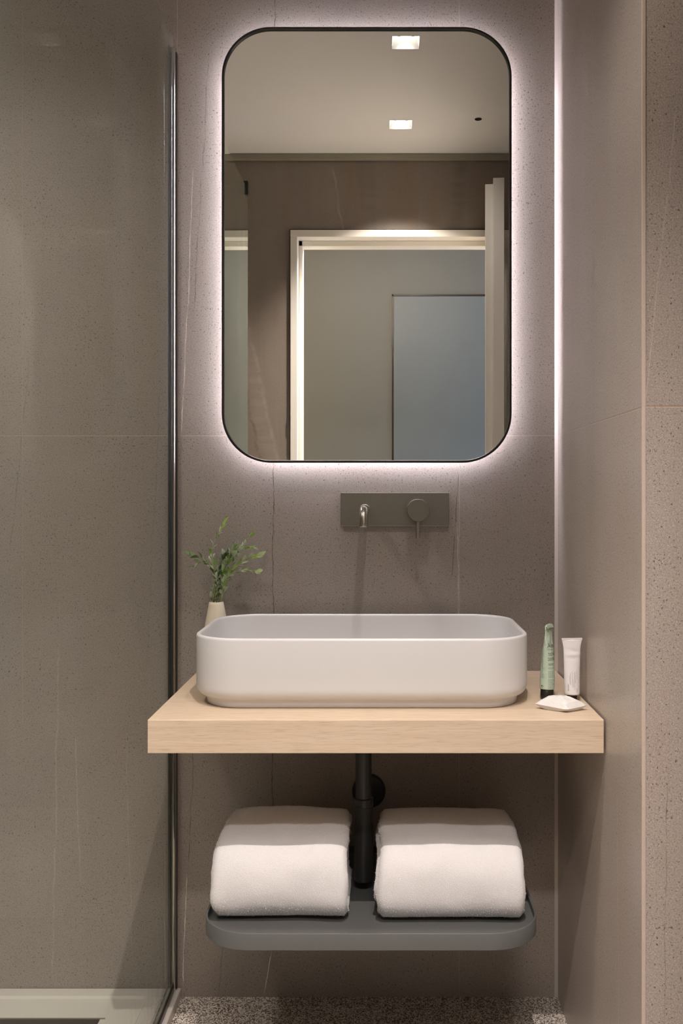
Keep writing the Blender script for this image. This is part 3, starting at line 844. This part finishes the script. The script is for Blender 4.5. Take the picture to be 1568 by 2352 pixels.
def ringmark(bm, f, r0, r1, a0, a1, n=20):
    v0 = [bm.verts.new(f(r0 * math.cos(a0 + (a1 - a0) * i / n), r0 * math.sin(a0 + (a1 - a0) * i / n))) for i in range(n + 1)]
    v1 = [bm.verts.new(f(r1 * math.cos(a0 + (a1 - a0) * i / n), r1 * math.sin(a0 + (a1 - a0) * i / n))) for i in range(n + 1)]
    for i in range(n): bm.faces.new((v0[i], v0[i + 1], v1[i + 1], v1[i]))
ringmark(bm, f, .0017, .0024, -2.2, .9); ringmark(bm, f, .0001, .0019, 1.2, 3.9)
obj('recycling_mark', bm, m_ink, gt)
gt.rotation_euler = (math.radians(1.0), math.radians(1.5), PHI)

wt = thing('lotion_tube', 'white plastic tube standing on its cap beside the right wall', 'tube', loc=(.3470, -.285, SZ))
def wprof(t):
    e = t ** 1.5; fl = max(0, (t - .84) / .16) ** 1.3
    return (.0142 + .0022 * e + .0026 * fl, .0142 * (1 - t ** 1.15) + .0008, .0125 + .098 * t)
def wcrush(th, t):
    if math.sin(th) > 0: return 0
    s = -math.sin(th)
    return .0022 * s * (math.exp(-((t - .80 + .03 * math.cos(th)) / .035) ** 2) * .55 - .35 * math.exp(-((t - .73) / .03) ** 2) + .30 * math.exp(-((t - .66) / .03) ** 2)) * (1 if t < .97 else 0)
ws = make_surface(wprof, wcrush)
bm = bmesh.new()
rings = [[ws(2 * PI * i / NT_, 0, .62) - Vector((0, 0, .0012)) for i in range(NT_)], [ws(2 * PI * i / NT_, 0, .9) - Vector((0, 0, .0008)) for i in range(NT_)]]
for k in range(NH + 1): rings.append([ws(2 * PI * i / NT_, k / NH) for i in range(NT_)])
loft(bm, rings); obj('tube_body', bm, m_tube_w, wt, True)
obj('crimped_end', B(-.0192, .0192, -.0008, .0008, .1095, .1135, bev=.0003), m_tube_w, wt)
obj('cap', lathe([(.0085, .0002), (.0092, .001), (.0092, .0105), (.0088, .0112)], 'Z'), m_cap, wt, 40)
def wwrap(u0, v0):
    # writing runs upwards along the tube
    def f(x, y):
        t = (v0 + x - .0125) / .098; a, b, z = wprof(t); th = -PI / 2 + (u0 - y) / a
        p = ws(th, t); q = Vector((p.x / (a * a), p.y / (b * b), 0)).normalized(); return p + q * .00015
    return f
bm = bmesh.new()
for u, v0, L in ((-.0072, .032, .014), (-.0058, .030, .021), (-.0028, .026, .028), (-.0012, .026, .014), (.0012, .022, .030), (.0028, .034, .020), (.0066, .040, .017)):
    line_of_marks(bm, u, v0, L, .0005, lambda a, b: wwrap(a, b), rnd) if False else None
    x = 0
    while x < L:
        wd = rnd.uniform(.0006, .0016); f = wwrap(u, v0)
        q = [f(x, 0), f(min(x + wd, L), 0), f(min(x + wd, L), .0005), f(x, .0005)]
        bm.faces.new([bm.verts.new(p) for p in q]); x += wd + .0004
obj('small_print', bm, m_ink2, wt)
bm = bmesh.new(); f = wwrap(.0060, .018)
for a, b, h in ((.0, .0012, .0014), (.0016, .0060, .0007)):
    bm.faces.new([bm.verts.new(f(*p)) for p in ((a, 0), (b, 0), (b, h), (a, h))])
f = wwrap(-.0105, .019)
join(bm, text_bm('dentaire', .0042, lambda x, y: wwrap(-.0098, .019)(x * .9, y)))
obj('print', bm, m_ink2, wt)
wt.rotation_euler = (0, 0, math.radians(6))

# wrapped soap
sp = thing('wrapped_soap', 'small bar in crumpled white paper wrapper on the countertop corner', 'soap', loc=(.3135, -.354, SZ))
cor = [Vector((-.0455, .000, .0090)), Vector((-.004, .031, .008)), Vector((.0450, -.010, .0085)), Vector((.0035, -.0330, .0060))]   # left tip, back, right tip, front
bm = bmesh.new(); G = 9
def surf(s, t, up):
    p = cor[0] * (1 - s) * (1 - t) + cor[1] * s * (1 - t) * 1.0 + cor[3] * (1 - s) * t + cor[2] * s * t
    # s: left->.. ; t: back->front
    e = (1 - abs(2 * s - 1) ** 3.2) * (1 - abs(2 * t - 1) ** 3.2); e = e ** .75 if e > 0 else 0
    n = noise.noise(Vector((s * 3.3 + 5, t * 3.3, up))) * .0040 + noise.noise(Vector((s * 7 + 2, t * 7, up + 3))) * .0030
    if up: z = p.z + e * (.0150 + n)
    else: z = max(.0003, p.z * (1 - min(1, e * 1.6)) + .0003)
    return Vector((p.x, p.y, z))
for up in (1, 0):
    g = [[bm.verts.new(surf(i / G, j / G, up)) for j in range(G + 1)] for i in range(G + 1)]
    for i in range(G):
        for j in range(G): bm.faces.new((g[i][j], g[i + 1][j], g[i + 1][j + 1], g[i][j + 1]))
bmesh.ops.remove_doubles(bm, verts=bm.verts, dist=1e-6)
obj('wrapper', bm, m_wrap, sp, 14)
bm = bmesh.new()
for k in range(3):
    for j in range(4):
        s, t = .36 + .12 * j, .33 + .055 * k
        q = [surf(s, t, 1), surf(s + .08, t, 1), surf(s + .08, t + .014, 1), surf(s, t + .014, 1)]
        bm.faces.new([bm.verts.new(p + Vector((0, 0, .0004))) for p in q])
obj('small_print', bm, simple('pale_grey_print', (.45, .47, .48), .5), sp)
